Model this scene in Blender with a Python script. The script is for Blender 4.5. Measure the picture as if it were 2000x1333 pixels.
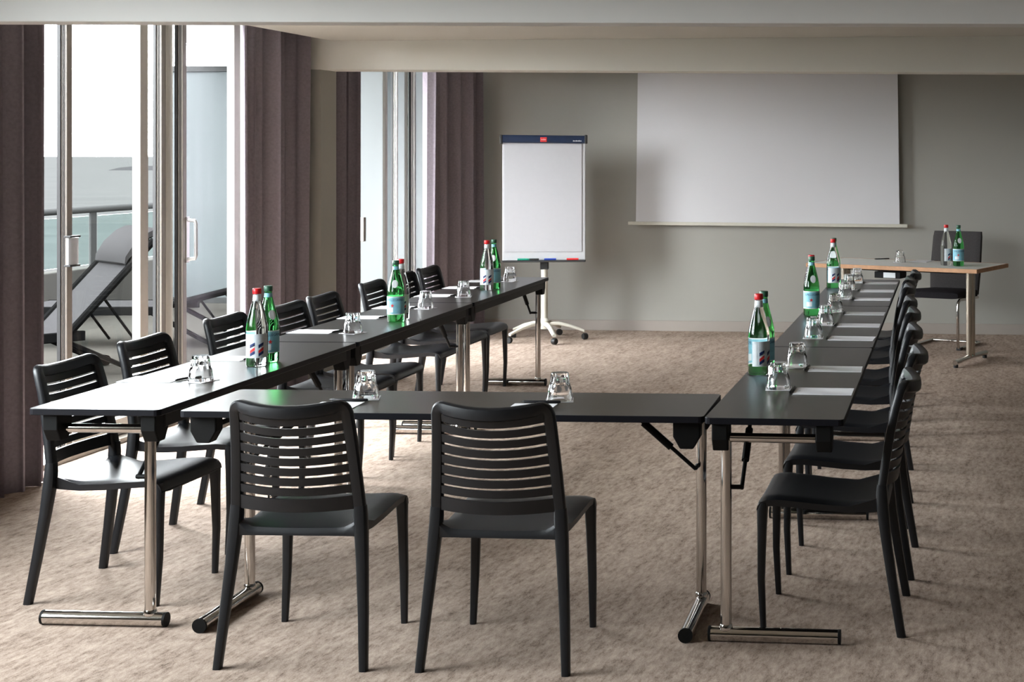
import bpy, math, random
from mathutils import Vector, Matrix
random.seed(7)
for o in list(bpy.data.objects): bpy.data.objects.remove(o)
scene = bpy.context.scene
col = scene.collection

# ------------------------------------------------------------------ camera
F_PX, CX, CY, EYE = 2860.0, 1600.0, 302.0, 1.6
YAW = math.atan((1855 - CX) / F_PX)
cam_d = bpy.data.cameras.new('camera'); cam = bpy.data.objects.new('camera', cam_d); col.objects.link(cam)
cam_d.sensor_width = 36; cam_d.sensor_fit = 'HORIZONTAL'; cam_d.lens = F_PX / 2000 * 36
cam_d.shift_x = -(CX - 1000) / 2000; cam_d.shift_y = -(666.5 - CY) / 2000
cam_d.clip_start = .05; cam_d.clip_end = 20000
cam.location = (0, 0, EYE); cam.rotation_euler = (math.pi / 2, 0, YAW)
scene.camera = cam
ca, sa = math.cos(YAW), math.sin(YAW)

# ------------------------------------------------------------------ world and light
SKY = 47.0
world = bpy.data.worlds.new('overcast_sky'); scene.world = world; world.use_nodes = True
wn = world.node_tree.nodes; bg = wn['Background']
bg.inputs[0].default_value = (.93, .965, 1.0, 1); bg.inputs[1].default_value = SKY
vs = scene.view_settings
vs.view_transform = 'Standard'; vs.look = 'None'; vs.gamma = 1; vs.use_curve_mapping = False; vs.exposure = -0.06
XW = -4.56                                   # inner face of the window wall
def portal(y0, y1, z0, z1, x):
    d = bpy.data.lights.new('window_portal', 'AREA'); d.shape = 'RECTANGLE'
    d.size = z1 - z0; d.size_y = y1 - y0
    o = bpy.data.objects.new('window_portal', d); col.objects.link(o)
    o.location = (x, (y0 + y1) / 2, (z0 + z1) / 2); o.rotation_euler = (0, -math.pi / 2, 0)
    d.cycles.is_portal = True
portal(2.0, 4.9, 1.05, 2.5, XW - .25)
portal(5.9, 9.5, .05, 2.5, XW - .25)
portal(10.05, 12.9, .05, 2.5, XW - .25)

# ------------------------------------------------------------------ pixel helpers (2000x1333 frame)
def ray(px, py):
    u = (px - CX) / F_PX; v = -(py - CY) / F_PX
    return (u * ca - sa, u * sa + ca, v)
def atZ(px, py, Z):
    d = ray(px, py); t = (Z - EYE) / d[2]; return (d[0] * t, d[1] * t, Z)
def atY(px, py, Y):
    d = ray(px, py); t = Y / d[1]; return (d[0] * t, Y, EYE + d[2] * t)
def yAt(px, X):
    d = ray(px, CY); return d[1] * X / d[0]

# ------------------------------------------------------------------ materials
def mat(name, c, rough=.5, metal=0, var=.06, scale=30, bump=0, bscale=200, spec=.5, trans=0, ior=1.45, emis=None, coat=0):
    m = bpy.data.materials.new(name); m.use_nodes = True
    nt = m.node_tree; N = nt.nodes; L = nt.links; b = N['Principled BSDF']
    b.inputs['Roughness'].default_value = rough; b.inputs['Metallic'].default_value = metal
    b.inputs['Specular IOR Level'].default_value = spec; b.inputs['IOR'].default_value = ior
    b.inputs['Transmission Weight'].default_value = trans
    b.inputs['Coat Weight'].default_value = coat
    tc = N.new('ShaderNodeTexCoord')
    n = N.new('ShaderNodeTexNoise'); n.inputs['Scale'].default_value = scale; n.inputs['Detail'].default_value = 4
    L.new(tc.outputs['Object'], n.inputs['Vector'])
    r = N.new('ShaderNodeValToRGB')
    r.color_ramp.elements[0].position = .3; r.color_ramp.elements[1].position = .7
    r.color_ramp.elements[0].color = (*[x * (1 - var) for x in c], 1); r.color_ramp.elements[1].color = (*[min(1, x * (1 + var)) for x in c], 1)
    L.new(n.outputs['Fac'], r.inputs['Fac']); L.new(r.outputs['Color'], b.inputs['Base Color'])
    if bump:
        n2 = N.new('ShaderNodeTexNoise'); n2.inputs['Scale'].default_value = bscale; n2.inputs['Detail'].default_value = 3
        L.new(tc.outputs['Object'], n2.inputs['Vector'])
        bp = N.new('ShaderNodeBump'); bp.inputs['Strength'].default_value = bump; bp.inputs['Distance'].default_value = .002
        L.new(n2.outputs['Fac'], bp.inputs['Height']); L.new(bp.outputs['Normal'], b.inputs['Normal'])
    return m

def pane_mat(name, tint, refl=.06):
    m = bpy.data.materials.new(name); m.use_nodes = True
    nt = m.node_tree; N = nt.nodes; L = nt.links; N.remove(N['Principled BSDF'])
    tr = N.new('ShaderNodeBsdfTransparent'); tr.inputs[0].default_value = (*tint, 1)
    gl = N.new('ShaderNodeBsdfGlossy'); gl.inputs['Roughness'].default_value = .01
    lw = N.new('ShaderNodeLayerWeight'); lw.inputs[0].default_value = .5
    pw = N.new('ShaderNodeMath'); pw.operation = 'POWER'; pw.inputs[1].default_value = 5; L.new(lw.outputs['Facing'], pw.inputs[0])
    fr = N.new('ShaderNodeMath'); fr.operation = 'MULTIPLY_ADD'; fr.inputs[1].default_value = .6; fr.inputs[2].default_value = .02; L.new(pw.outputs[0], fr.inputs[0])
    mx = N.new('ShaderNodeMixShader')
    L.new(fr.outputs[0], mx.inputs[0]); L.new(tr.outputs[0], mx.inputs[1]); L.new(gl.outputs[0], mx.inputs[2])
    L.new(mx.outputs[0], N['Material Output'].inputs['Surface'])
    return m

def frosted_mat(name, c):
    m = bpy.data.materials.new(name); m.use_nodes = True
    nt = m.node_tree; N = nt.nodes; L = nt.links; N.remove(N['Principled BSDF'])
    t = N.new('ShaderNodeBsdfTranslucent'); d = N.new('ShaderNodeBsdfDiffuse')
    nz = N.new('ShaderNodeTexNoise'); nz.inputs['Scale'].default_value = .6
    rp = N.new('ShaderNodeValToRGB')
    rp.color_ramp.elements[0].color = (*[x * .93 for x in c], 1); rp.color_ramp.elements[1].color = (*[min(1, x * 1.07) for x in c], 1)
    L.new(nz.outputs['Fac'], rp.inputs['Fac'])
    L.new(rp.outputs[0], t.inputs[0]); L.new(rp.outputs[0], d.inputs[0])
    mx = N.new('ShaderNodeMixShader'); mx.inputs[0].default_value = .45
    L.new(t.outputs[0], mx.inputs[1]); L.new(d.outputs[0], mx.inputs[2])
    L.new(mx.outputs[0], N['Material Output'].inputs['Surface'])
    return m

def carpet_mat():
    m = bpy.data.materials.new('mottled_carpet'); m.use_nodes = True
    nt = m.node_tree; N = nt.nodes; L = nt.links; b = N['Principled BSDF']
    b.inputs['Roughness'].default_value = .95; b.inputs['Specular IOR Level'].default_value = .1
    tc = N.new('ShaderNodeTexCoord')
    mp = N.new('ShaderNodeMapping'); mp.inputs['Rotation'].default_value = (0, 0, math.radians(86)); mp.inputs['Scale'].default_value = (2.6, 1.0, 1)
    mp.vector_type = 'TEXTURE'
    L.new(tc.outputs['Object'], mp.inputs['Vector'])
    def noise(scale, det, rough, vec):
        n = N.new('ShaderNodeTexNoise'); n.inputs['Scale'].default_value = scale; n.inputs['Detail'].default_value = det; n.inputs['Roughness'].default_value = rough
        L.new(vec, n.inputs['Vector']); return n.outputs['Fac']
    streak = noise(40, 9, .85, mp.outputs['Vector'])
    big = noise(10.0, 4, .6, mp.outputs['Vector'])
    fine = noise(230, 4, .8, tc.outputs['Object'])
    def math_(op, a, bb, v=None):
        x = N.new('ShaderNodeMath'); x.operation = op
        for i, q in enumerate((a, bb)):
            if isinstance(q, float): x.inputs[i].default_value = q
            else: L.new(q, x.inputs[i])
        return x.outputs[0]
    s = math_('ADD', math_('MULTIPLY', streak, .58), math_('MULTIPLY', big, .21))
    s = math_('ADD', s, math_('MULTIPLY', fine, .34))
    r = N.new('ShaderNodeValToRGB')
    e = r.color_ramp.elements
    e[0].position = .445; e[0].color = (.135, .096, .075, 1)
    e[1].position = .665; e[1].color = (.55, .445, .37, 1)
    x = e.new(.545); x.color = (.375, .288, .232, 1)
    L.new(s, r.inputs['Fac']); L.new(r.outputs['Color'], b.inputs['Base Color'])
    bp = N.new('ShaderNodeBump'); bp.inputs['Strength'].default_value = .6; bp.inputs['Distance'].default_value = .004
    L.new(math_('ADD', fine, streak), bp.inputs['Height']); L.new(bp.outputs['Normal'], b.inputs['Normal'])
    return m

def sea_mat():
    m = bpy.data.materials.new('sea_water'); m.use_nodes = True
    nt = m.node_tree; N = nt.nodes; L = nt.links; b = N['Principled BSDF']
    b.inputs['Roughness'].default_value = .9; b.inputs['Specular IOR Level'].default_value = 0
    tc = N.new('ShaderNodeTexCoord'); mp = N.new('ShaderNodeMapping'); mp.inputs['Scale'].default_value = (.02, .12, 1); mp.inputs['Rotation'].default_value = (0, 0, -.5)
    n = N.new('ShaderNodeTexNoise'); n.inputs['Scale'].default_value = 1; n.inputs['Detail'].default_value = 6
    r = N.new('ShaderNodeValToRGB')
    r.color_ramp.elements[0].position = .35; r.color_ramp.elements[0].color = (.0134, .0138, .0136, 1)
    r.color_ramp.elements[1].position = .65; r.color_ramp.elements[1].color = (.0166, .0170, .0166, 1)
    L.new(tc.outputs['Object'], mp.inputs['Vector']); L.new(mp.outputs[0], n.inputs['Vector']); L.new(n.outputs['Fac'], r.inputs['Fac'])
    L.new(r.outputs[0], b.inputs['Base Color'])
    return m

M = dict(
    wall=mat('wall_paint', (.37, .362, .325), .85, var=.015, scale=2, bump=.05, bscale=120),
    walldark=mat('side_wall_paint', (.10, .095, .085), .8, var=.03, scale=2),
    wall_lit=mat('lit_wall_paint', (.82, .81, .74), .85, var=.015, scale=2),  # wall paint lightened for the beam, its brighter light put into the colour
    pane2=pane_mat('solar_glass', (.92, .94, .94)),
    pane3=frosted_mat('satin_glass', (.45, .465, .465)),
    ceil=mat('ceiling_paint', (.70, .69, .63), .9, var=.015, scale=2),
    beam=mat('beam_paint', (.88, .88, .865), .85, var=.015, scale=2),
    base=mat('baseboard_paint', (.36, .32, .285), .6, var=.03, scale=6),
    carpet=carpet_mat(),
    curtain=mat('mauve_curtain_cloth', (.275, .238, .268), .9, var=.10, scale=60, bump=.25, bscale=500, spec=.15),
    alu=mat('cream_aluminium', (.46, .44, .40), .4, var=.03),
    alu_dark=mat('dark_and_shaded_aluminium', (.20, .18, .155), .4, var=.05),  # on near stiles: shade on the cream frame, put in as colour
    gasket=mat('black_rubber', (.02, .02, .02), .6),
    pane=pane_mat('window_glass', (.965, .975, .97)),
    railglass=pane_mat('balustrade_glass', (.84, .92, .91)),
    frost=frosted_mat('frosted_glass', (0.0923, 0.1005, 0.1032)),
    soffit=frosted_mat('lit_soffit_sheet', (.42, .42, .41)),  # sheet for the balcony slab, lets light through so it looks lit
    handle=mat('satin_handle', (.62, .62, .62), .3, .6, var=.03),
    white=mat('white_paint', (.75, .74, .70), .5, var=.02),
    chair=mat('charcoal_plastic', (.0056, .0063, .0084), .42, var=.08, bump=.12, bscale=700, spec=.5),
    table=mat('black_laminate', (.013, .0125, .0115), .30, var=.2, scale=14, bump=.04, bscale=300, spec=.55),
    tedge=mat('black_edge', (.005, .005, .008), .5, var=.1, spec=.2),
    rail=mat('dark_grey_rail', (.014, .0135, .012), .6, var=.1, spec=.3),
    chrome=mat('polished_chrome', (.62, .59, .56), .10, 1.0, var=.03),
    bracket=mat('black_bracket_plastic', (.0035, .0035, .0035), .6, var=.1, spec=.2),
    paper=mat('white_paper', (.78, .78, .81), .7, var=.015),
    pad=mat('flip_chart_paper', (.44, .44, .455), .8, var=.01),
    ink=mat('grey_ink', (.30, .30, .34), .7),
    pen=mat('black_pen', (.008, .008, .010), .3),
    glass=mat('clear_glass', (1, 1, 1), .02, trans=1, var=0, ior=1.47),
    bclear=mat('clear_bottle_glass', (.93, .97, .94), .02, trans=1, var=.0, ior=1.34),
    bgreen=mat('green_bottle_glass', (.10, .60, .16), .02, trans=1, var=.03, scale=8, ior=1.34),
    capred=mat('red_cap', (.60, .012, .016), .4),
    capgreen=mat('dark_green_cap', (.03, .10, .06), .4),
    lblue=mat('sky_blue_label', (.22, .50, .60), .55, var=.07, scale=60),
    lwhite=mat('white_label', (.72, .76, .78), .55, var=.03),
    lclear=mat('silver_label', (.62, .68, .72), .5, var=.08, scale=60),
    navy=mat('navy_print', (.012, .03, .12), .5),
    red=mat('red_print', (.62, .03, .03), .5),
    screen=mat('screen_cloth', (.66, .66, .675), .85, var=.01, scale=2),
    cream=mat('cream_lacquer', (.60, .58, .50), .4, var=.03),
    board=mat('white_board', (.50, .505, .515), .35, var=.01),
    flipblue=mat('dark_blue_aluminium', (.010, .022, .055), .35, var=.1),
    wood=mat('beech_edge', (.50, .27, .14), .5, var=.12, scale=25),
    desktop=mat('pale_grey_laminate', (.72, .72, .68), .35, var=.03),
    steel=mat('warm_steel', (.62, .55, .46), .25, .9, var=.05),
    fabric=mat('dark_grey_fabric', (.050, .046, .046), .85, var=.12, scale=120, bump=.2, bscale=600, spec=.2),
    fabric2=mat('black_fabric', (.016, .014, .017), .85, var=.12, scale=120, spec=.2),
    caster=mat('black_caster', (.010, .010, .010), .5),
    lounger=mat('grey_sling', (0.0144, 0.0140, 0.0143), .9, var=.08, scale=80, spec=0),
    lframe=mat('anthracite_frame', (0.0024, 0.0024, 0.0024), .8, var=.1, spec=0),
    terrace=mat('terrace_stone', (0.0202, 0.0189, 0.0168), .9, var=.08, scale=3, spec=0),
    parapet=mat('parapet_plaster', (0.0250, 0.0242, 0.0224), .9, var=.03, scale=3, spec=0),
    outsteel=mat('rail_steel', (0.0213, 0.0218, 0.0216), .8, var=.03, spec=0),
    sea=sea_mat(),
    islet=mat('dark_rock', (0.0090, 0.0091, 0.0093), .9, var=.1, spec=0),
    slab=mat('soffit_plaster', (.30, .295, .28), .9, var=.02, scale=2, spec=0),
    green=mat('green_marker', (.01, .25, .16), .4), blue=mat('blue_marker', (.02, .05, .3), .4),
)

# ------------------------------------------------------------------ mesh helpers
class MB:
    def __init__(s): s.v = []; s.f = []; s.mi = []
    def box(s, c, d, rz=0, mi=0, tilt=None):
        cx, cy, cz = c; hx, hy, hz = [q / 2 for q in d]; b = len(s.v)
        R = Matrix.Rotation(rz, 3, 'Z')
        if tilt: R = R @ Matrix.Rotation(tilt[1], 3, tilt[0])
        for x in (-hx, hx):
            for y in (-hy, hy):
                for z in (-hz, hz):
                    s.v.append(tuple(R @ Vector((x, y, z)) + Vector(c)))
        for q in ((0, 1, 3, 2), (4, 6, 7, 5), (0, 4, 5, 1), (2, 3, 7, 6), (0, 2, 6, 4), (1, 5, 7, 3)):
            s.f.append(tuple(b + i for i in q)); s.mi.append(mi)
        return s
    def rings(s, R, cap=True, mi=0, closed=False):
        n = len(R[0]); b = len(s.v)
        for r in R: s.v += [tuple(p) for p in r]
        m = len(R)
        for i in range(m if closed else m - 1):
            for j in range(n):
                k = (j + 1) % n; i2 = (i + 1) % m
                s.f.append((b + i * n + j, b + i * n + k, b + i2 * n + k, b + i2 * n + j)); s.mi.append(mi)
        if cap and not closed:
            s.f.append(tuple(b + j for j in reversed(range(n)))); s.mi.append(mi)
            s.f.append(tuple(b + (m - 1) * n + j for j in range(n))); s.mi.append(mi)
        return s
    def lathe(s, prof, n=24, c=(0, 0, 0), cap=True, mi=0, rf=None):
        R = []
        for (r, z) in prof:
            R.append([(c[0] + (rf(r, z, j) if rf else r) * math.cos(2 * math.pi * j / n), c[1] + (rf(r, z, j) if rf else r) * math.sin(2 * math.pi * j / n), c[2] + z) for j in range(n)])
        return s.rings(R, cap, mi)
    def tube(s, pts, rad, n=12, mi=0, cap=True):
        R = []; P = [Vector(p) for p in pts]; up = None
        for i, p in enumerate(P):
            t = (P[min(i + 1, len(P) - 1)] - P[max(i - 1, 0)]).normalized()
            if up is None: up = Vector((0, 0, 1)) if abs(t.z) < .9 else Vector((1, 0, 0))
            a = t.cross(up).normalized(); bb = a.cross(t).normalized(); up = bb
            r = rad[i] if isinstance(rad, (list, tuple)) else rad
            R.append([p + r * (math.cos(2 * math.pi * j / n) * a + math.sin(2 * math.pi * j / n) * bb) for j in range(n)])
        return s.rings(R, cap, mi)
    def loft(s, secs, n=12, e=.6, mi=0):
        """secs: (centre, half_vec_a, half_vec_b): superellipse rings"""
        R = []
        for c, a, b in secs:
            c, a, b = Vector(c), Vector(a), Vector(b); ring = []
            for j in range(n):
                t = 2 * math.pi * (j + .5) / n; cc, ss = math.cos(t), math.sin(t)
                ring.append(c + a * math.copysign(abs(cc) ** e, cc) + b * math.copysign(abs(ss) ** e, ss))
            R.append(ring)
        return s.rings(R, True, mi)
    def mesh(s, name, mats, smooth=False):
        me = bpy.data.meshes.new(name); me.from_pydata(s.v, [], s.f); me.update()
        for m in (mats if isinstance(mats, (list, tuple)) else [mats]): me.materials.append(M[m])
        me.polygons.foreach_set('material_index', s.mi)
        if smooth:
            me.polygons.foreach_set('use_smooth', [True] * len(me.polygons))
            try: me.set_sharp_from_angle(angle=math.radians(40))
            except Exception: pass
        me.validate()
        return me
    def obj(s, name, mats, parent=None, smooth=False, bevel=0):
        return link(name, s.mesh(name, mats, smooth), parent, bevel)

def link(name, me, parent=None, bevel=0):
    o = bpy.data.objects.new(name, me); col.objects.link(o)
    if parent: o.parent = parent
    if bevel:
        b = o.modifiers.new('bevel', 'BEVEL'); b.width = bevel; b.segments = 2; b.limit_method = 'ANGLE'; b.angle_limit = math.radians(50)
    return o
def tag(o, label, cat, group=None, kind=None):
    o['label'] = label; o['category'] = cat
    if group: o['group'] = group
    if kind: o['kind'] = kind
    return o
def empty(name, loc=(0, 0, 0), rz=0):
    o = bpy.data.objects.new(name, None); col.objects.link(o); o.location = loc; o.rotation_euler = (0, 0, rz); o.empty_display_size = .1
    return o
def copy_tree(o, parent=None):
    c = o.copy(); col.objects.link(c); c.parent = parent
    for ch in [q for q in bpy.data.objects if q.parent == o]: copy_tree(ch, c)
    return c
def place(proto, used, loc, rz):
    o = proto if not used else copy_tree(proto)
    o.location = loc; o.rotation_euler = (0, 0, rz); return o
def struct(o, label, cat): return tag(o, label, cat, kind='structure')
ORD = ['first', 'second', 'third', 'fourth', 'fifth', 'sixth', 'seventh', 'eighth']

def text_mesh(body, size, m, extrude=.0002):
    cu = bpy.data.curves.new('t', 'FONT'); cu.body = body; cu.size = size; cu.align_x = 'CENTER'; cu.align_y = 'CENTER'; cu.resolution_u = 2; cu.extrude = extrude
    o = bpy.data.objects.new('t', cu); col.objects.link(o)
    dg = bpy.context.evaluated_depsgraph_get(); dg.update()
    me = bpy.data.meshes.new_from_object(o.evaluated_get(dg)); bpy.data.objects.remove(o); bpy.data.curves.remove(cu)
    me.materials.clear(); me.materials.append(M[m]); return me

# ================================================================== THE SETTING
YB = 13.10; XR = 3.2; YF = -5.0; ZC = 2.38
struct(MB().box(((XW + XR) / 2 - .1, (YB + YF) / 2, -.05), (XR - XW + .6, YB - YF + .4, .1)).obj('floor', 'carpet'), 'mottled beige and brown carpet across the whole room', 'carpet')
XK = -4.22
cl = MB().box(((XK + XR) / 2 + .1, (YB + YF) / 2, ZC + .16), (XR - XK + .2, YB - YF + .4, .32))
cl.box(((XK + XW) / 2 - .15, (YB + YF) / 2, ZC + .27), (XK - XW + .3, YB - YF + .4, .10))
struct(cl.obj('ceiling', 'ceil'), 'pale painted ceiling strip between the two beams', 'ceiling')
struct(MB().box(((XW + XR) / 2, YB + .06, 1.2), (XR - XW + .6, .12, 2.5)).obj('wall_back', 'wall'), 'greenish beige back wall behind the projection screen', 'wall')
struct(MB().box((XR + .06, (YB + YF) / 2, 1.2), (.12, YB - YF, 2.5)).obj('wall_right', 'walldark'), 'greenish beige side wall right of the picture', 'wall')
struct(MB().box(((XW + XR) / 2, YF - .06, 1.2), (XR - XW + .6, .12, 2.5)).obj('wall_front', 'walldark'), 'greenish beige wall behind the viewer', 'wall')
wl = MB()
for y0, y1 in ((YF, 2.0), (4.9, 5.9), (9.5, 10.05), (12.9, YB)):
    wl.box((XW - .1, (y0 + y1) / 2, 1.3), (.2, y1 - y0, 2.7))
for y0, y1 in ((2.0, 4.9), (5.9, 9.5), (10.05, 12.9)):
    wl.box((XW - .1, (y0 + y1) / 2, 2.58), (.2, y1 - y0, .1))
wl.box((XW - .1, 3.45, .5), (.2, 2.9, 1.05))  # sill under the added bay, raised to keep its light off the floor
struct(wl.obj('wall_left', 'wall'), 'window wall of beige piers between the glazed openings', 'wall')
YP = yAt(627, -4.30)
struct(MB().box(((-4.30 + XW) / 2, YP + .125, 1.3), (-4.30 - XW, .25, 2.6)).obj('wall_pillar', 'wall'), 'beige pillar between the two curtained windows', 'pillar')
struct(MB().box(((XR - 4.2) / 2, YB - .008, .047), (XR + 4.4, .016, .094)).obj('baseboard_back', 'base', bevel=.003), 'low beige baseboard along the back wall', 'baseboard')
# beams, their lower edges measured at both ends
def beam(name, Y, T, zl, xl, zr, xr, m, label):
    sl = (zr - zl) / (xr - xl); b = MB(); x0, x1 = XW, XR
    R = []
    for x in (x0, x1):
        z = zl + (x - xl) * sl; R.append([(x, Y, z), (x, Y + T, z), (x, Y + T, ZC + .23), (x, Y, ZC + .23)])
    b.rings(R); return struct(b.obj(name, m, bevel=.004), label, 'beam')
pl, pr = atY(627, 136, YP), atY(2000, 142.2, YP)
beam('trim_1', YP - .003, .256, pl[2], pl[0], pr[2], pr[0], 'wall_lit', 'greenish beige ceiling beam meeting the pillar')
Y1 = 5.93; pl, pr = atY(20, 42, Y1), atY(1990, 47, Y1)
beam('trim_2', Y1, .16, pl[2], pl[0], pr[2], pr[0], 'beam', 'pale grey ceiling beam across the top of the view')

# ---------------------------------------------------------------- sliding doors and windows
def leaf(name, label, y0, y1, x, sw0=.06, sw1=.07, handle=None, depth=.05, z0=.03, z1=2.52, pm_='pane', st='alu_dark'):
    t = empty(name, (x, (y0 + y1) / 2, 0)); h = (y1 - y0) / 2; zc = (z0 + z1) / 2; H = z1 - z0
    struct(t, label, 'sliding door')
    MB().box((0, -h + sw0 / 2, zc), (depth, sw0, H)).obj('stile', st, t, bevel=.004)  # default stile colour has the shade of the end face painted in
    MB().box((0, h - sw1 / 2, zc), (depth, sw1, H)).obj('stile', 'alu', t, bevel=.004)
    MB().box((0, 0, z0 + .045), (depth, 2 * h - sw0 - sw1, .09)).obj('bottom_rail', 'alu', t, bevel=.004)
    MB().box((0, 0, z1 - .035), (depth, 2 * h - sw0 - sw1, .07)).obj('top_rail', 'alu', t, bevel=.004)
    MB().box((0, (sw0 - sw1) / 2, zc), (.008, 2 * h - sw0 - sw1, H - .15)).obj('pane', pm_, t)
    MB().box((-depth / 2 + .010, -h - .004, zc), (.018, .012, H)).obj('gasket', 'gasket', t)
    for gx in (.004, .012): MB().box((gx, -h - .0015, zc), (.003, .004, H)).obj('groove', 'gasket', t)
    MB().box((-depth / 2 + .008, h + .004, zc), (.014, .010, H)).obj('gasket', 'gasket', t)
    if handle == 'pull':
        g = MB().loft([((depth / 2 + .018, -h + .02, 1.02), (.016, 0, 0), (0, .045, 0)), ((depth / 2 + .018, -h + .02, 1.16), (.016, 0, 0), (0, .045, 0))], 12, .7).obj('handle', 'handle', t, smooth=True)
        for zz in (1.013, 1.167): MB().box((depth / 2 + .018, -h + .02, zz), (.036, .094, .010)).obj('end_cap', 'gasket', g, bevel=.002)
    if handle == 'bow':
        g = MB().tube([(depth / 2, -h + .05, .96), (depth / 2 + .05, -h + .05, .965), (depth / 2 + .055, -h + .05, .98), (depth / 2 + .055, -h + .05, 1.18), (depth / 2 + .05, -h + .05, 1.195), (depth / 2, -h + .05, 1.20)], .011, 10).obj('handle', 'handle', t, smooth=True)
        MB().box((depth / 2 + .003, -h + .05, 1.08), (.006, .035, .28)).obj('backplate', 'handle', g, bevel=.002)
    return t
XA, XB = XW - .10, XW - .16
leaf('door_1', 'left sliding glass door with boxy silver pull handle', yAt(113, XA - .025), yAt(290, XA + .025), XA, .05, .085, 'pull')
leaf('door_2', 'narrow visible sliding door leaf between two wider glass leaves', yAt(300, XB - .025), yAt(338, XB + .025), XB, .05, .08)
leaf('door_3', 'right sliding glass door with slim silver bow handle', yAt(342, XA - .025), yAt(470, XA + .025), XA, .045, .085, 'bow')
struct(MB().box((XW - .1, (yAt(471, XA) + 9.5) / 2, 1.26), (.19, 9.5 - yAt(471, XA), 2.5)).obj('trim_3', 'white', bevel=.003), 'white door jamb beside the mauve curtain', 'jamb')
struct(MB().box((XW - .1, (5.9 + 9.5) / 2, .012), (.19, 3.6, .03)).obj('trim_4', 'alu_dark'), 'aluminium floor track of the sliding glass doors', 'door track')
# far window
leaf('door_4', 'far sliding glass door with dark pull handle behind drawn curtain', yAt(690, XA - .025), yAt(757, XA + .025), XA, .03, .05, pm_='pane3', st='white')
leaf('door_5', 'far middle sliding glass leaf with pale wide frame', yAt(764, XB - .025), yAt(798, XB + .025), XB, .03, .04, pm_='pane3', st='white')
leaf('door_6', 'far right sliding glass leaf beside last mauve curtain', yAt(799, XA - .025), 12.85, XA, .035, .06, pm_='pane3', st='white')
d4 = bpy.data.objects['door_4']
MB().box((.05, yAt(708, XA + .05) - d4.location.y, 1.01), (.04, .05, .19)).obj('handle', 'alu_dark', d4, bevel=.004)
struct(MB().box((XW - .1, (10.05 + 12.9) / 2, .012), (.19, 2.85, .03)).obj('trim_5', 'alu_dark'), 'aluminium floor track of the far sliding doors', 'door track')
# unseen glazed bay beside the camera, added to bring daylight in
for k in range(2):
    leaf('window_%d' % (k + 1), 'glazed leaf of the unseen bay added for daylight beside the viewer, number %d from the front wall' % (k + 1), 2.0 + k * 1.45, 3.45 + k * 1.45, XA, z0=1.04, pm_='pane2')

# ---------------------------------------------------------------- outside
struct(MB().box((-6.72, 6, -.05), (4.0, 34, .08)).obj('terrace_floor', 'terrace'), 'pale stone terrace floor outside the glass doors', 'terrace')
XPAR = -8.45
struct(MB().box((XPAR - .08, 6, .23), (.16, 34, .50)).obj('terrace_parapet', 'parapet', bevel=.01), 'low plastered parapet at the terrace edge', 'parapet')
rail = tag(empty('balustrade', (XPAR - .05, 12, .48)), 'steel handrail balustrade with glass panels above the parapet', 'balustrade')
MB().tube([(0, -12, .575), (0, 8, .575)], .035, 12).obj('handrail', 'outsteel', rail, smooth=True)
yp = yAt(191, XPAR) - 12
for k in range(-4, 4):
    MB().box((0, yp + k * 1.9, .28), (.02, .10, .56)).obj('post', 'outsteel', rail, bevel=.003)
    MB().box((.0, yp + k * 1.9 + .95, .27), (.01, 1.74, .48)).obj('glass_panel', 'railglass', rail)
tag(MB().box((-4000, 4000, -14), (9000, 12000, .2)).obj('sea', 'sea'), 'calm pale grey green sea out to the horizon', 'sea', kind='stuff')
def isl():
    m = MB(); R = []
    for i in range(9):
        t = i / 8; w = 5 + 9 * math.sin(math.pi * t); h = .2 + 4.2 * math.sin(math.pi * t) ** .6
        R.append([(70 * t, -w, 0), (70 * t, -w * .5, h * .8), (70 * t, 0, h), (70 * t, w * .5, h * .8), (70 * t, w, 0)])
    return m.rings(R)
ip = atZ(212, 333, -13.9)
o = isl().obj('rocky_islet', 'islet'); o.location = ip; o.rotation_euler = (0, 0, .45); tag(o, 'low dark rocky islet out on the sea', 'islet')
sb = MB(); pts = [(-4.77, 9.9), (-4.77, 16.5), (-7.9, 16.5), (-7.85, 14.9), (-7.6, 14.0), (-7.1, 13.0), (-6.5, 11.9), (-5.9, 10.9), (-5.3, 9.9)]
sb.rings([[(x, y, z) for x, y in pts] for z in (2.72, 2.735)])
struct(sb.obj('terrace_soffit', 'soffit'), 'upper balcony canopy with a curved edge over the terrace', 'soffit')  # balcony slab above, drawn as a translucent sheet so its underside looks lit
dv = struct(empty('terrace_divider', (-6.65, 14.75, 0)), 'tall frosted glass divider across the far end of the terrace', 'divider')
MB().box((0, 0, 1.27), (3.3, .012, 2.4)).obj('frosted_pane', 'frost', dv)
MB().box((0, 0, 2.50), (3.36, .05, .06)).obj('top_rail', 'outsteel', dv, bevel=.004)
MB().box((0, 0, .07), (3.36, .05, .06)).obj('bottom_rail', 'outsteel', dv, bevel=.004)
for sx in (-1.68, 1.68): MB().box((sx, 0, 1.265), (.05, .05, 2.53)).obj('post', 'outsteel', dv, bevel=.004)

added_divider = copy_tree(dv); added_divider.location = (-6.65, 5.3, 0); added_divider['label'] = 'unseen frosted glass divider added to block daylight at the near end of the terrace'  # unseen second divider, added to block daylight slanting in through the doors

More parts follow.
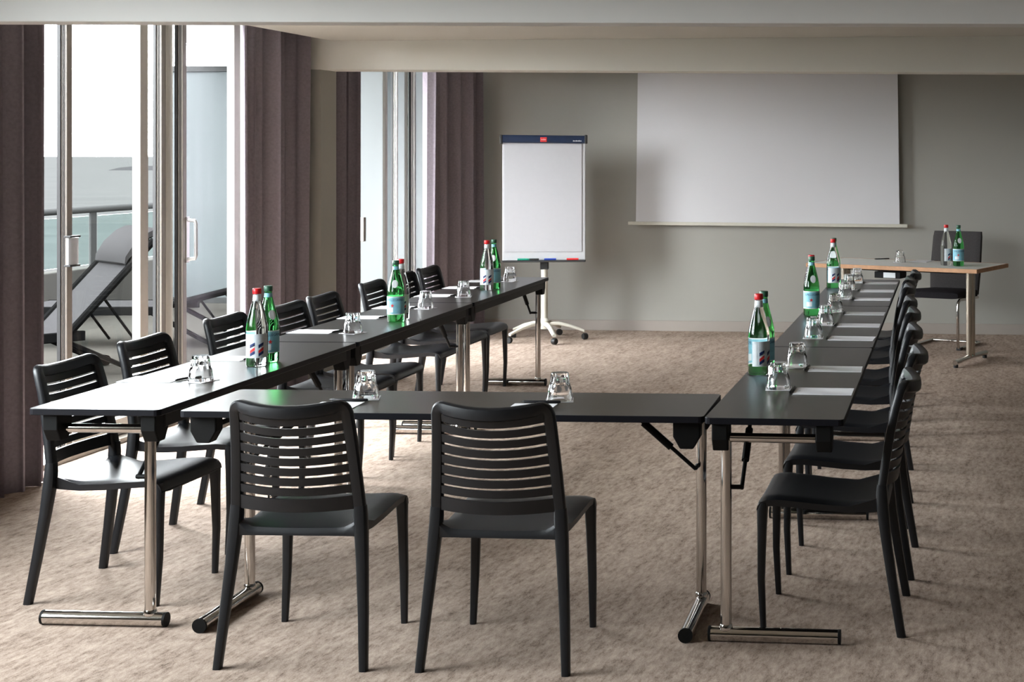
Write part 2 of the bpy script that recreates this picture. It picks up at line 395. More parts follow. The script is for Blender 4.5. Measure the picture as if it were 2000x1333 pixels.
def lounger(ang):
    t = empty('sun_lounger')
    W = .30
    for s in (-1, 1):
        MB().box((s * W, -.38, .31), (.035, 1.30, .07)).obj('side_rail', 'lframe', t, bevel=.006)
        MB().loft([((s * (W - .02), .10, .30), (.02, 0, 0), (0, .04, 0)), ((s * (W - .02), .62, .02), (.02, 0, 0), (0, .035, 0))], 8, .5).obj('rear_leg', 'lframe', t)
        MB().loft([((s * (W - .02), -.80, .30), (.02, 0, 0), (0, .035, 0)), ((s * (W - .02), -.98, .0), (.02, 0, 0), (0, .03, 0))], 8, .5).obj('front_leg', 'lframe', t)
        MB().lathe([(.0, -.02), (.04, -.02), (.04, .02), (0, .02)], 14).obj('foot_wheel', 'lframe', t).matrix_local = Matrix.Translation((s * (W - .02), .63, .04)) @ Matrix.Rotation(math.pi / 2, 4, 'Y')
    MB().box((0, -.38, .335), (2 * W - .03, 1.26, .012)).obj('seat_sling', 'lounger', t)
    ca_, sa_ = math.cos(ang), math.sin(ang); L_ = .88; y0, z0 = .16, .33
    for s in (-1, 1):
        MB().tube([(s * W, y0, z0), (s * W, y0 + L_ * ca_, z0 + L_ * sa_)], .028, 8).obj('back_rail', 'lframe', t)
        MB().tube([(s * (W - .03), y0 + .35 * ca_, z0 + .35 * sa_), (s * (W - .03), y0 + .50, .20)], .010, 6).obj('back_strut', 'lframe', t)
    n = Vector((0, -sa_, ca_)) * .006
    def bp(s, x, off=0): return Vector((x, y0 + s * ca_, z0 + s * sa_)) + Vector((0, -sa_, ca_)) * off
    b = MB(); b.loft([(bp(q, 0), (W - .01, 0, 0), n) for q in (0, .3, .6, L_)], 8, .3); b.obj('back_sling', 'lounger', t)
    b = MB()
    secs = []
    for q, off, th in ((.62, .03, .012), (.66, .05, .035), (.76, .06, .05), (.88, .05, .05), (.95, .02, .05), (.985, -.03, .03)):
        secs.append((bp(q, 0, off), (W - .02, 0, 0), Vector((0, -sa_, ca_)) * th))
    b.loft(secs, 14, .6); b.obj('head_pillow', 'lounger', t, smooth=True)
    return t
g1, g2 = atZ(258, 728, 0), atZ(205, 710, 0)
l1 = lounger(math.radians(47)); az = math.radians(-38)
cen = Vector(((g1[0] + g2[0]) / 2, (g1[1] + g2[1]) / 2, -.01)); off = Matrix.Rotation(az, 3, 'Z') @ Vector((0, .62, 0))
l1.location = cen - off; l1.rotation_euler = (0, 0, az)
tag(l1, 'grey sun lounger with raised backrest and pillow behind the left glass door', 'sun lounger', 'sun loungers on the terrace')
l2 = lounger(math.radians(14)); l2.location = (-6.75, 11.9, -.01); l2.rotation_euler = (0, 0, math.radians(-84))
tag(l2, 'low flat sun lounger farther back on the terrace', 'sun lounger', 'sun loungers on the terrace')

# ---------------------------------------------------------------- curtains
def curtain(name, label, y0, y1, x0, x1, period, amp, seed):
    rnd = random.Random(seed); L_ = y1 - y0; nf = max(2, round(L_ / period)); n = nf * 14; rows = 10
    ph = [rnd.uniform(-1.0, 1.0) for _ in range(nf * 2 + 3)]; am = [rnd.uniform(.25, 1.5) for _ in range(nf * 2 + 3)]
    b = MB(); b_v = []
    th = .004
    for side in (0, 1):
        for i in range(rows + 1):
            tz = i / rows; z = .016 + tz * (ZC + .17 - .016)
            for j in range(n + 1):
                t = j / n; k = t * nf * 2; a = int(k); fr = k - a
                aa = am[a] * (1 - fr) + am[a + 1] * fr; pp = ph[a] * (1 - fr) + ph[a + 1] * fr
                w = math.sin(2 * math.pi * t * nf + pp)
                wv = w
                sw = 1 + .18 * (1 - tz) * math.sin(3 * t + seed)
                x = x0 + (x1 - x0) * t + amp * aa * wv * sw + .028 * math.sin(4.2 * math.pi * t + seed) * math.sin(math.pi * t) + .008 * (1 - tz) * math.sin(9 * t + seed) + side * -th
                y = y0 + L_ * t + .012 * math.sin(4 * math.pi * t * nf + pp) + .01 * (1 - tz) * math.sin(7 * t + 2 * seed)
                zz = z if i else z + .012 * math.sin(5 * t + seed) - .008
                b.v.append((x, y, zz))
    S = (rows + 1) * (n + 1)
    for i in range(rows):
        for j in range(n):
            q = i * (n + 1) + j
            b.f.append((q, q + 1, q + n + 2, q + n + 1)); b.mi.append(0)
            b.f.append((S + q, S + q + n + 1, S + q + n + 2, S + q + 1)); b.mi.append(0)
    return tag(b.obj(name, 'curtain', smooth=True), label, 'curtain', 'mauve curtains at the windows')
XC = -4.43
curtain('curtain', 'mauve floor-length curtain at the left picture edge', 5.5, yAt(90, XC + .05), XC, XC, .115, .062, 1)
curtain('curtain', 'broad mauve curtain hanging in front of the pillar', yAt(484, XC + .05), YP - .03, XC, XC + .02, .105, .062, 2)
curtain('curtain', 'narrow dark mauve curtain just behind the pillar', 10.0, yAt(704, XC + .05), XC, XC, .11, .06, 3)
curtain('curtain', 'mauve curtain in the far corner beside the flip chart', yAt(842, XC + .05), 12.98, XC, -4.25, .12, .065, 5)

# ---------------------------------------------------------------- projection screen
sl, sr = atY(1242, 437, 13.03), atY(1757, 441, 13.03)
ps = tag(empty('projection_screen', ((sl[0] + sr[0]) / 2, 13.03, .96)), 'large white pull-down projection screen on the back wall', 'projection screen')
hw = (sr[0] - sl[0]) / 2
b = MB(); R = []
for i in range(9):
    t = i / 8; z = .02 + t * 1.39; w = hw - .018 * t; tl = -.008 * 0
    R.append([(-w, -.0015, z), (w, -.0015, z), (w, .0015, z), (-w, .0015, z)])
b.rings(R); b.obj('screen_cloth', 'screen', ps)
b = MB().box((0, 0, .012), (2 * hw + .14, .03, .030)); bo = b.obj('bottom_bar', 'cream', ps, bevel=.004); bo.rotation_euler = (0, .006, 0)
MB().box((0, 0, 1.40), (2 * hw + .16, .09, .03)).obj('roller_case', 'white', ps, bevel=.01)

# ---------------------------------------------------------------- flip chart
fc = tag(empty('flip_chart', (-3.48, 12.36, 0), math.radians(11)), 'white flip chart easel with dark blue clamp bar on wheeled base', 'flip chart')
fb = MB().box((0, -.03, 1.205), (.705, .022, 1.03)).obj('board', 'board', fc, bevel=.006)
MB().box((-.006, -.044, 1.235), (.655, .006, .94)).obj('paper_pad', 'pad', fc)
tb = MB().loft([((-.362, -.05, 1.735), (0, .028, 0), (0, 0, .034)), ((.362, -.05, 1.728), (0, .028, 0), (0, 0, .034))], 14, .5).obj('clamp_bar', 'flipblue', fc, smooth=True)
for s in (-1, 1): MB().box((s * .358, -.05, 1.731), (.022, .066, .076)).obj('end_cap', 'gasket', tb, bevel=.006)
MB().box((.0, -.079, 1.728), (.056, .006, .040)).obj('badge', 'red', tb, bevel=.003)
o = link('lettering', text_mesh('nobo', .020, 'lwhite'), tb); o.location = (0, -.0825, 1.729); o.rotation_euler = (math.pi / 2, 0, 0)
b = MB()
for k in range(9): b.box((.252 + .0082 * k, -.0785, 1.716 + (.001 if k % 3 == 0 else 0)), (.0052, .0008, .0070 + (.003 if k % 3 == 0 else 0)))
b.obj('small_print', 'lwhite', tb)
tr = MB().box((0, -.065, .685), (.71, .07, .014)).obj('pen_tray', 'gasket', fc, bevel=.003)
for dx, mm in ((-.17, 'green'), (-.09, 'gasket'), (.055, 'blue'), (.245, 'red')):
    o = tag(MB().tube([(-.05, 0, 0), (.05, 0, 0)], .009, 10).obj('marker_pen', mm, smooth=True), {'green': 'green marker pen on the flip chart tray', 'gasket': 'black marker pen on the flip chart tray', 'blue': 'blue marker pen on the flip chart tray', 'red': 'red marker pen on the flip chart tray'}[mm], 'marker', 'marker pens on the flip chart tray')
    o.location = Vector((-3.48, 12.36, .7015)) + Matrix.Rotation(math.radians(11), 3, 'Z') @ Vector((dx, -.075, 0)); o.rotation_euler = (0, 0, math.radians(11))
MB().lathe([(.028, .14), (.028, .62)], 16).obj('post', 'cream', fc, smooth=True)
MB().box((0, 0, .655), (.07, .06, .09)).obj('tilt_bracket', 'gasket', fc, bevel=.006)
MB().lathe([(.05, .10), (.05, .17), (.03, .19)], 16).obj('hub', 'cream', fc, smooth=True)
for k in range(5):
    a = math.radians(-60 + 72 * k) - .2
    d = Vector((math.cos(a), math.sin(a), 0)); s_ = Vector((-d.y, d.x, 0)); R0 = .34
    lg = MB().loft([(d * r_ + Vector((0, 0, z_)), s_ * w_, Vector((0, 0, h_))) for r_, z_, w_, h_ in ((.02, .14, .024, .018), (.12, .142, .023, .017), (.22, .12, .021, .015), (R0, .075, .018, .012))], 10, .7).obj('base_leg', 'cream', fc, smooth=True)
    w = MB().lathe([(.0, -.02), (.024, -.02), (.028, -.012), (.028, .012), (.024, .02), (0, .02)], 14)
    o = w.obj('caster', 'caster', lg, smooth=True)
    o.matrix_local = Matrix.Translation(d * (R0 + .005) + Vector((0, 0, .0285))) @ Matrix.Rotation(a + .6, 4, 'Z') @ Matrix.Rotation(math.pi / 2, 4, 'Y')

# ---------------------------------------------------------------- folding tables
TL, TW, TH = 1.765, .455, .745
def fold_table():
    t = empty('folding_table')     # local: length along y from 0 to TL, x: -TW/2 outer .. +TW/2 inner
    b = MB(); r = .018; R = []
    def outline(z, ins=0):
        pts = []
        for cx_, cy_, a0 in ((TW / 2 - r, TL - .002 - r, 0), (-TW / 2 + r, TL - .002 - r, 90), (-TW / 2 + r, .002 + r, 180), (TW / 2 - r, .002 + r, 270)):
            for k in range(4):
                a = math.radians(a0 + 30 * k); pts.append((cx_ + (r - ins) * math.cos(a), cy_ + (r - ins) * math.sin(a), z))
        return pts
    b.rings([outline(TH - .022, .002), outline(TH - .020), outline(TH - .002), outline(TH, .0015)])
    for fi, f in enumerate(b.f): b.mi[fi] = 0 if all(b.v[q][2] > TH - .0005 for q in f) else 1
    b.obj('tabletop', ['table', 'tedge'], t)
    MB().box((TW / 2 - .030, TL / 2, TH - .047), (.024, TL - .16, .048)).obj('side_rail', 'rail', t, bevel=.003)
    for s, y in ((1, .065), (-1, TL - .065)):
        lg = MB().tube([(.165, y, .045), (.165, y, TH - .075)], .0185, 16).obj('leg', 'chrome', t, smooth=True)
        cb = MB().tube([(.195, y, TH - .075), (-.13, y, TH - .075)], .0155, 14).obj('cross_bar', 'chrome', lg, smooth=True)
        MB().tube([(.215, y, .0245), (-.205, y, .0245)], .0235, 18).obj('foot_bar', 'chrome', lg, smooth=True)
        for xx in (.217, -.207): MB().lathe([(0, -.005), (.021, -.005), (.0245, -.002), (.0245, .006), (0, .006)], 18).obj('end_cap', 'bracket', lg, smooth=True).matrix_local = Matrix.Translation((xx, y, .0245)) @ Matrix.Rotation(math.pi / 2 * (1 if xx > 0 else -1), 4, 'Y')
        MB().lathe([(.022, .040), (.022, .052), (.019, .058)], 14, (.165, y, 0)).obj('weld_collar', 'chrome', lg, smooth=True)
        for xx in (.180, -.16):
            bb = MB(); w = .026
            bb.rings([[(xx + q * w, y - .045, TH - .022), (xx + q * w, y + .045, TH - .022), (xx + q * w, y + .045, TH - .075), (xx + q * w, y + .022, TH - .115), (xx + q * w, y - .022, TH - .115), (xx + q * w, y - .045, TH - .075)] for q in (-1, 1)])
            bb.obj('bracket', 'bracket', t, bevel=.004)
        st = MB().tube([(.115, y + s * .012, .50), (.115, y + s * .26, TH - .03)], .007, 8).obj('strut', 'bracket', t)
        p0, p1 = Vector((.115, y + s * .012, .50)), Vector((.115, y + s * .26, TH - .03))
        MB().tube([p0.lerp(p1, .35), p0.lerp(p1, .75)], .013, 10).obj('strut_sleeve', 'bracket', st)
        MB().tube([(.165, y + s * .012, .505), (.11, y + s * .012, .505)], .008, 8).obj('strut_pin', 'bracket', st)
    return t
FT = fold_table()
def put_table(i, loc, rz, label, mirror=False):
    o = place(FT, i, loc, rz); tag(o, label, 'table', 'black folding tables in a U shape'); return o
# right row: inner side is -x, so turned half round
for k in range(3):
    y = 4.70 + k * 1.772
    put_table(k, (-.567, y + TL, 0), math.pi, 'black folding table, %s of the right row' % ['nearest', 'middle one', 'farthest'][k])
# left row
LA = math.atan2(.145, 5.32)
ld = Vector((-math.sin(LA), math.cos(LA), 0)); l0 = Vector((-2.634 - TW / 2 * math.cos(LA), 4.672, 0))
for k in range(3):
    put_table(1, l0 + ld * (k * 1.775), LA, 'black folding table, %s of the window-side row' % ['nearest', 'middle one', 'farthest'][k])
# linking table, length along x, inner (far) side +y
MA = math.radians(1.6)
put_table(1, (-.803, 4.945, 0), math.pi / 2 + MA, 'black folding table linking the two rows behind the two front chairs')
def row_left(u, v):   # u along row from the near end, v across from inner edge to outer
    p = l0 + ld * u + Vector((math.cos(LA), math.sin(LA), 0)) * (TW / 2 - v); return p

# ---------------------------------------------------------------- chairs
def slatted_chair():
    t = empty('chair')
    zj, zt = .487, .846
    def yb(z):
        q = (z - zj) / (zt - zj); return -.172 - .052 * q - .024 * q ** 4
    def hwid(z):
        q = (z - zj) / (zt - zj); return .196 - .024 * q
    BOW = .042
    def dip(x, z):
        q = (z - zj) / (zt - zj); return -(.006 + .014 * q) * (1 - min(1, (x / hwid(z)) ** 2))
    def ysurf(x, z): return yb(z) - BOW * (1 - min(1, (x / hwid(z)) ** 2))
    # back frame: upright, round corner, top rail, corner, upright
    path = []
    rc = .026; zc = zt - .022
    for i in range(7): z = zj - .012 + (zc - rc - zj + .012) * i / 6; path.append((-hwid(z), z))
    xr = hwid(zc)
    for k in range(1, 6):
        a = math.pi - math.pi / 2 * k / 6; path.append((-xr + rc + rc * math.cos(a), zc - rc + rc * math.sin(a)))
    for i in range(9): path.append((-xr + rc + (2 * xr - 2 * rc) * i / 8, zc))
    full = path + [(-x, z) for x, z in reversed(path[:12])]
    secs = []
    for i, (x, z) in enumerate(full):
        p0, p1 = full[max(0, i - 1)], full[min(len(full) - 1, i + 1)]
        tx, tz = p1[0] - p0[0], p1[1] - p0[1]; l = math.hypot(tx, tz); nx, nz = -tz / l, tx / l
        top = max(0, min(1, (z - (zc - rc)) / rc)); wv = .019 + .003 * top
        secs.append(((x, ysurf(x, z), z + dip(x, z)), (nx * wv, 0, nz * wv), (0, .0155 + .002 * top, 0)))
    b = MB(); b.loft(secs, 10, .62); b.obj('back_frame', 'chair', t, smooth=True)
    # slats
    def slat(z0, z1, name):
        b = MB(); R = []
        for i in range(9):
            x = -1 + 2 * i / 8; ring = []
            for z, off in ((z0, .005), (z0, -.005), (z1, -.006), (z1, .004)):
                xx = x * (hwid(z) - .014); ring.append((xx, ysurf(xx, z) + off, z + dip(xx, z)))
            R.append(ring)
        b.rings(R); return b.obj(name, 'chair', t, smooth=True)
    zs0 = .537; pitch = .0335
    slat(.489, .533, 'lower_panel')
    for k in range(7):
        z = zs0 + .0065 + k * pitch; slat(z, z + .0255, 'slat')
    slat(zs0 + .0065 + 7 * pitch, .818, 'top_panel')
    # rear legs with the joint to the back
    for s in (-1, 1):
        b = MB()
        secs = []
        for x, y, z, wx, wy in ((.1965, -.172, .498, .0195, .017), (.198, -.172, .465, .021, .020), (.201, -.175, .415, .021, .021), (.208, -.186, .32, .0185, .0185), (.219, -.209, .17, .016, .017), (.230, -.238, .0, .0135, .0155)):
            secs.append(((s * x, y, z), (wx, 0, 0), (0, wy, 0)))
        b.loft(secs, 10, .65); b.obj('leg', 'chair', t, smooth=True)
        b = MB(); secs = []
        for x, y, z, wx, wy in ((.1955, .227, .432, .0175, .016), (.197, .231, .405, .0195, .019), (.199, .232, .33, .017, .016), (.203, .234, .17, .0145, .013), (.207, .226, .0, .011, .0105)):
            secs.append(((s * x, y, z), (wx, 0, 0), (0, wy, 0)))
        b.loft(secs, 10, .65); b.obj('leg', 'chair', t, smooth=True)
    # seat shell
    b = MB(); R = []; nx = 17
    prof = [(-.132, .418, .015), (-.125, .432, .024), (-.09, .433, .030), (-.02, .432, .032), (.06, .437, .032), (.14, .446, .032), (.195, .451, .032), (.226, .449, .032), (.244, .442, .030), (.253, .428, .024), (.256, .412, .006)]
    for y_, zt_, th in prof:
        q = (y_ + .132) / .388; w = .198 + .016 * q; y = -.190 + q * .440
        ring = []
        for i in range(nx):
            u = -1 + 2 * i / (nx - 1); x = u * w
            e = max(0, (abs(u) - .78) / .22)
            dz = -.006 * (1 - u * u) - .010 * e * e
            rise = .046 * max(0, (abs(u) - .70) / .30) ** 2 * max(0, 1 - (y + .190) / .11) ** 1.3 if y < -.08 else 0
            ring.append((x, y, zt_ + dz + rise))
        for i in reversed(range(nx)):
            u = -1 + 2 * i / (nx - 1); x = u * (w - .003)
            e = max(0, (abs(u) - .80) / .20)
            ring.append((x, y, zt_ - .014 - (th - .014) * e))
        R.append(ring)
    b.rings(R); b.obj('seat', 'chair', t, smooth=True)
    return t
CH = slatted_chair()
n = 0
ry = [5.09, 5.75, 6.50, 7.21, 7.79, 8.555, 9.055, 9.55]; rx = [0, .015, -.02, -.042, -.072, -.10, -.11, -.085]
for k in range(8):
    o = place(CH, n, (-.396 + rx[k], ry[k], 0), math.pi / 2 + random.uniform(-.02, .02)); n += 1
    tag(o, 'charcoal slatted plastic chair, %s from the near end of the right row' % ORD[k], 'chair', 'slatted chairs around the tables')
ly = [5.165, 5.83, 6.65, 7.23, 7.72, 8.53, 9.15, 9.66]; lx = [0, -.08, -.150, -.115, -.143, -.193, -.24, -.26]
for k in range(8):
    o = place(CH, n, (-3.025 + lx[k], ly[k], 0), -math.pi / 2 + LA * .5 + random.uniform(-.02, .02)); n += 1
    tag(o, 'charcoal slatted plastic chair, %s from the near end of the window-side row' % ORD[k], 'chair', 'slatted chairs around the tables')
for loc, rz, w in (((-2.050, 4.618, 0), .05, 'left'), ((-1.407, 4.642, 0), .015, 'right')):
    o = place(CH, n, loc, rz); n += 1
    tag(o, 'charcoal slatted chair seen from behind, %s one of the front pair' % w, 'chair', 'slatted chairs around the tables')

# ---------------------------------------------------------------- tumblers on coasters, note sheets, pens
def tumbler():
    t = empty('drinking_glass')
    n = 54
    prof = [(.0435, 0), (.0445, .003), (.0440, .010), (.0415, .030), (.0395, .044), (.0370, .049), (.0350, .060), (.0320, .082), (.0312, .092), (.0295, .0955)]
    inner = [(.0, .083), (.026, .082), (.0285, .076), (.0310, .058), (.0345, .044), (.0385, .020), (.0410, .003), (.0420, 0)]
    def rf(r, z, j):
        k = .5 + .5 * math.cos(2 * math.pi * j / n * 9)
        if .046 < z < .094: return r * (1 - .10 * (1 - k ** .5))
        if z < .012: return r * (1 + .012 * k)
        return r
    b = MB(); R = []
    for r, z in reversed(prof): R.append([(rf(r, z, j) * math.cos(2 * math.pi * j / n), rf(r, z, j) * math.sin(2 * math.pi * j / n), z) for j in range(n)])
    for r, z in reversed(inner):
        r = max(r, .0005); R.append([(r * math.cos(2 * math.pi * j / n), r * math.sin(2 * math.pi * j / n), z) for j in range(n)])
    R2 = [[tuple(p) for p in ring] for ring in R]
    b.rings([list(reversed(r)) for r in R2])
    return b
tm = tumbler().mesh('drinking_glass', 'glass', True)
for ob in [q for q in bpy.data.objects if q.name.startswith('drinking_glass')]: bpy.data.objects.remove(ob)
cm = MB().box((0, 0, .0006), (.094, .094, .0012)).mesh('coaster', 'paper')
pm = MB().box((0, 0, .001), (.148, .21, .002)).mesh('note_sheet', 'paper')
im_ = MB().box((0, .088, .00215), (.012, .006, .0003)).mesh('printed_mark', 'ink')
penm = MB().lathe([(0.0005, 0), (.0022, .008), (.0042, .012), (.0045, .10), (.0045, .135), (.003, .138)], 10).mesh('pen', 'pen', True)
penclip = MB().box((.0055, 0, .115), (.002, .003, .04)).mesh('clip', 'pen')
def glass_at(p, label, rz=0):
    z = p[2] if len(p) > 2 else TH
    c = tag(link('coaster', cm), 'white coaster under ' + label, 'coaster', 'paper coasters'); c.location = (p[0], p[1], z + .0003); c.rotation_euler = (0, 0, rz)
    g = tag(link('drinking_glass', tm), 'upturned faceted ' + label, 'drinking glass', 'upturned drinking glasses'); g.location = (p[0], p[1], z + .0018); g.rotation_euler = (0, 0, rz * 1.7)
def sheet_at(p, rz, label):
    s = link('note_sheet', pm); s.location = (p[0], p[1], TH + .0003); s.rotation_euler = (0, 0, rz); tag(s, 'blank white note pad sheet, ' + label, 'paper', 'note sheets on the tables')
    link('printed_mark', im_, s)
def pen_at(p, d, label):
    o = link('pen', penm); o.rotation_euler = Vector(d).to_track_quat('Z', 'X').to_euler(); v = Vector(d).normalized() * .069
    o.location = (p[0] - v.x, p[1] - v.y, TH + .0052); tag(o, 'black pen, ' + label, 'pen', 'pens beside the note sheets')
gy = [5.306, 5.861, 6.796, 7.328, 7.922, 8.671, 9.24, 9.739]; gx = [-.622, -.612, -.634, -.622, -.62, -.618, -.635, -.615]
py = [5.255, 5.805, 6.78, 7.30, 7.845, 8.63, 9.155, 9.705]
pr_ = [0, .02, -.05, 0, -.02, -.01, .02, -.03]
for k in range(8):
    glass_at((gx[k], gy[k]), 'glass, %s from the near end of the right row' % ORD[k], random.uniform(-.4, .4))
    sheet_at((-.452, py[k]), math.pi / 2 + pr_[k], '%s from the near end of the right row' % ORD[k])
    pen_at((-.568, py[k] + .005), (.02 + pr_[k], 1, 0), '%s from the near end of the right row' % ORD[k])
for (p, lab) in (((-2.812, 5.291), 'first'), ((-2.845, 6.781), 'second'), ((-2.897, 7.898), 'third'), ((-2.91, 8.571), 'fourth'), ((-2.95, 9.636), 'fifth')):
    glass_at(p, 'glass, %s visible from near end of window-side row' % lab, random.uniform(-.4, .4))
lpy = [5.315, 5.88, 6.815, 7.43, 7.92, 8.62, 9.15, 9.63]
for k in range(8):
    u = lpy[k] - 4.672
    a = row_left(u, .36); sheet_at(a, -math.pi / 2 + LA + random.uniform(-.04, .04), '%s from the near end of the window-side row' % ORD[k])
    a = row_left(u + .02, .235); pen_at(a, (.25, 1, 0), '%s from the near end of the window-side row' % ORD[k])
glass_at((-2.036, 4.965), 'glass behind the left front chair', .3)
glass_at((-1.349, 4.985), 'glass behind the right front chair', .25)
sheet_at((-2.075, 4.775), .06, 'behind the left front chair')
sheet_at((-1.405, 4.80), .04, 'behind the right front chair')
pen_at((-2.075, 4.908), (1, .03, 0), 'lying behind the left front chair')
pen_at((-1.40, 4.928), (1, .03, 0), 'lying behind the right front chair')

# ---------------------------------------------------------------- bottles
def bend(me, r, z):
    for v in me.vertices:
        a = v.co.x / r; rr = r + v.co.z
        v.co = (rr * math.sin(a), -rr * math.cos(a), z + v.co.y)
    return me
def band(b, r, z0, z1, a0, a1, n=14, mi=0):
    S = len(b.v)
    for i in range(n + 1):
        a = a0 + (a1 - a0) * i / n
        for z in (z0, z1):
            b.v.append((r * math.sin(a), -r * math.cos(a), z))
    for i in range(n): b.f.append((S + 2 * i, S + 2 * i + 2, S + 2 * i + 3, S + 2 * i + 1)); b.mi.append(mi)
    return b
BP = [(.030, 0), (.040, .002), (.0425, .008), (.0425, .150), (.0410, .168), (.036, .192), (.029, .220), (.0215, .248), (.0165, .268), (.0150, .285), (.0150, .293)]
def bottle(kind):
    t = empty('water_bottle')
    MB().lathe(BP, 32).obj('glass_body', 'bgreen' if kind == 'green' else 'bclear', t, smooth=True)
    cap = MB().lathe([(.0160, .291), (.0172, .293), (.0172, .311), (.0155, .3135)], 20).obj('cap', 'capgreen' if kind == 'green' else 'capred', t, smooth=True)
    R_ = .0429
    if kind == 'green':
        lb = band(MB(), R_, .040, .132, -1.9, 1.9, 24).obj('label', 'lwhite', t, smooth=True)
        band(MB(), R_ + .0002, .044, .128, -1.84, 1.84, 24).obj('label_field', 'lblue', lb, smooth=True)
        link('lettering', bend(text_mesh('S.PELLEGRINO', .0155, 'navy'), R_ + .0004, .114), lb)
        st = MB(); pts = []
        for k in range(10):
            a = math.pi / 2 + math.pi * k / 5; rr = .011 if k % 2 == 0 else .0045; pts.append((rr * math.cos(a) - .012, rr * math.sin(a), .0006))
        st.v = pts; st.f = [tuple(range(10))]; st.mi = [0]
        link('star_emblem', bend(st.mesh('star_emblem', 'red'), R_ + .0002, .086), lb)
        band(MB(), R_ + .0004, .052, .076, -.9, -.2, 6).obj('small_print_panel', 'lwhite', lb, smooth=True)
        # collar and oval on the shoulder
        MB().lathe([(.0168, .266), (.0155, .284)], 20, cap=False).obj('neck_collar', 'lblue', t, smooth=True)
        ov = MB(); pts = []
        for k in range(18):
            a = 2 * math.pi * k / 18; z = .196 + .020 * math.sin(a); x = .015 * math.cos(a)
            r = .0363 - (z - .192) * .255; an = x / r; pts.append(((r + .0012) * math.sin(an), -(r + .0012) * math.cos(an), z))
        ov.v = pts; ov.f = [tuple(range(18))]; ov.mi = [0]; ov.obj('shoulder_oval', 'lwhite', t)
    else:
        lb = band(MB(), R_, .036, .132, -1.25, 1.25, 18).obj('label', 'lclear', t, smooth=True)
        def para(x0, z0, w, h, sk, m):
            q = MB(); K = 6
            for c in range(K + 1):
                q.v += [(x0 + w * c / K, z0 + sk * c / K, .0004), (x0 + w * c / K, z0 + sk * c / K + h, .0004)]
            for c in range(K): q.f.append((2 * c, 2 * c + 2, 2 * c + 3, 2 * c + 1)); q.mi.append(0)
            link('stripe', bend(q.mesh('stripe', m), R_, 0), lb)
        for x0 in (-.024, .010):
            para(x0, .042, .020, .012, .012, 'navy'); para(x0, .054, .020, .012, .014, 'red'); para(x0, .066, .020, .009, .016, 'lwhite'); para(x0, .075, .020, .014, .010, 'navy')
        para(-.046, .042, .012, .080, 0, 'lwhite')
        MB().lathe([(.0170, .262), (.0155, .288)], 20, cap=False).obj('neck_collar', 'lwhite', t, smooth=True)
    return t
BG, BC = bottle('green'), bottle('clear'); ng = nc = 0
def green_at(p, rz, label, z=TH):
    global ng
    o = place(BG, ng, (p[0], p[1], z + .0005), rz); ng += 1; tag(o, label, 'bottle', 'water bottles on the tables')
def clear_at(p, rz, label, z=TH):
    global nc
    o = place(BC, nc, (p[0], p[1], z + .0005), rz); nc += 1; tag(o, label, 'bottle', 'water bottles on the tables')
clear_at(atZ(502, 715, TH), .35, 'clear water bottle with red cap on the nearest window-side table')
green_at((atZ(502, 715, TH)[0] - .008, atZ(502, 715, TH)[1] + .115, 0), .9, 'green water bottle behind the clear one on the nearest window-side table')
p = atZ(773, 629, TH); green_at(p, .25, 'green water bottle with blue label on the middle window-side table')
clear_at((p[0] - .012, p[1] + .10, 0), .3, 'clear water bottle with red cap behind the green one on the middle window-side table')
p = atZ(951, 567, TH); clear_at(p, .3, 'clear water bottle with red cap on the farthest window-side table')
green_at((p[0] + .015, p[1] + .095, 0), .2, 'green water bottle beside the clear one on the farthest window-side table')
p = atZ(1482, 732, TH); clear_at(p, .75, 'clear water bottle with red cap on the nearest right table')
green_at((p[0] + .005, p[1] + .115, 0), .6, 'green water bottle behind the clear one on the nearest right table')
p = atZ(1585, 617, TH); green_at(p, .35, 'green water bottle with blue label on the middle right table')
clear_at((p[0] - .012, p[1] + .12, 0), .2, 'clear water bottle hidden behind the green one on the middle right table')
p = atZ(1627, 563, TH); clear_at(p, .5, 'clear water bottle with red cap on the farthest right table')
green_at((p[0] - .004, p[1] + .12, 0), -.1, 'green water bottle behind the clear one on the farthest right table')

# ---------------------------------------------------------------- presenter's desk
A0 = math.atan2(-.56, 1.36); DZ = .745
ex = Vector((math.cos(A0), math.sin(A0), 0)); ey = Vector((-math.sin(A0), math.cos(A0), 0))
dc = Vector((-.335, 11.51, 0))
dk = tag(empty('presenter_desk', dc, A0), 'pale topped desk with beech edge by the right back wall', 'desk')
MB().box((0, 0, DZ - .012), (1.42, .66, .024)).obj('desktop', 'desktop', dk)
for nm, c_, d_ in (('edge', (0, -.334, DZ - .0145), (1.436, .010, .031)), ('edge', (0, .334, DZ - .0145), (1.436, .010, .031)), ('edge', (-.714, 0, DZ - .0145), (.010, .658, .031)), ('edge', (.714, 0, DZ - .0145), (.010, .658, .031))):
    MB().box(c_, d_).obj('edge_strip', 'wood', dk, bevel=.002)
for s in (-1, 1):
    lg = MB().tube([(s * .535, -.035, .05), (s * .535, -.035, DZ - .03)], .022, 16).obj('leg', 'steel', dk, smooth=True)
    MB().tube([(s * .535, .035, .05), (s * .535, .035, DZ - .03)], .022, 16).obj('leg', 'steel', dk, smooth=True)
    MB().tube([(s * .535, -.32, .038), (s * .535, 0, .048), (s * .535, .32, .038)], .020, 12).obj('foot_bar', 'chrome', lg, smooth=True)
    for yy in (-.30, .30): MB().lathe([(.018, 0), (.018, .022)], 12, (s * .535, yy, 0)).obj('foot_pad', 'caster', lg)
MB().box((0, 0, DZ - .05), (1.02, .03, .03)).obj('stretcher', 'bracket', dk)
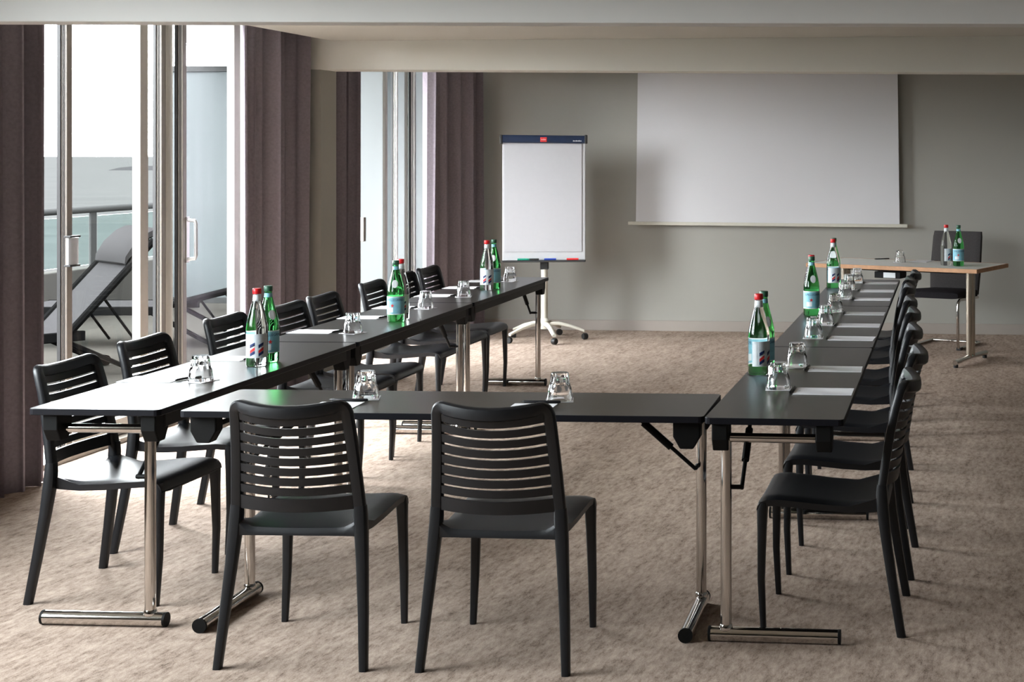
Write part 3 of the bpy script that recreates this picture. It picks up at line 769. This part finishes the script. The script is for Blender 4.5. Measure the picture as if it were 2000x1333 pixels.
tr = MB().box((-.05, -.20, DZ - .075), (.22, .12, .05)).obj('cable_tray', 'bracket', dk, bevel=.004)
MB().box((-.03, -.262, DZ - .075), (.10, .006, .04)).obj('socket_plate', 'lwhite', tr)
glass_at((*atZ(1758, 513, DZ)[:2], DZ), 'glass on the presenter desk', .2)
p = atZ(1800, 511, DZ); sheet_at(p, A0 + .1, 'on the presenter desk')
p = atZ(1722, 507, DZ); pen_at(p, (1, .55, 0), 'lying on the presenter desk')
clear_at(atZ(1848, 519, DZ), .9, 'clear water bottle with red cap on the presenter desk')
green_at(atZ(1872, 520, DZ), .25, 'green water bottle with blue label on the presenter desk')

# cantilever chair behind the desk
cp = Vector(atY(1850, 560, 12.28)); cc_ = Vector((cp.x - .02, cp.y, 0))
kc = tag(empty('cantilever_chair', cc_, A0 + math.pi), 'dark grey upholstered chair with chrome cantilever frame behind the desk', 'chair')   # local +y is the front
MB().loft([((0, -.20, .435), (.215, 0, 0), (0, 0, .035)), ((0, .22, .455), (.225, 0, 0), (0, 0, .038)), ((0, .26, .445), (.225, 0, 0), (0, 0, .025))], 14, .35).obj('seat', 'fabric2', kc, smooth=True)
b = MB(); b.loft([((0, -.21, .42), (.215, 0, 0), (0, .030, 0)), ((0, -.235, .62), (.225, 0, 0), (0, .032, 0)), ((0, -.285, .90), (.22, 0, 0), (0, .027, 0)), ((0, -.295, .945), (.215, 0, 0), (0, .018, 0))], 14, .3); b.obj('backrest', 'fabric', kc, smooth=True)
for s in (-1, 1):
    fr = MB().tube([(s * .215, -.20, .40), (s * .215, .20, .41), (s * .215, .235, .39), (s * .215, .245, .35), (s * .215, .24, .06), (s * .215, .225, .025), (s * .215, .19, .0135), (s * .215, -.24, .0135)], .0125, 12).obj('frame', 'chrome', kc, smooth=True)
    MB().box((s * .215, .20, .012), (.04, .06, .024)).obj('glide', 'caster', fr, bevel=.004)
MB().tube([(-.215, -.24, .0135), (.215, -.24, .0135)], .0125, 12).obj('cross_bar', 'chrome', kc, smooth=True)
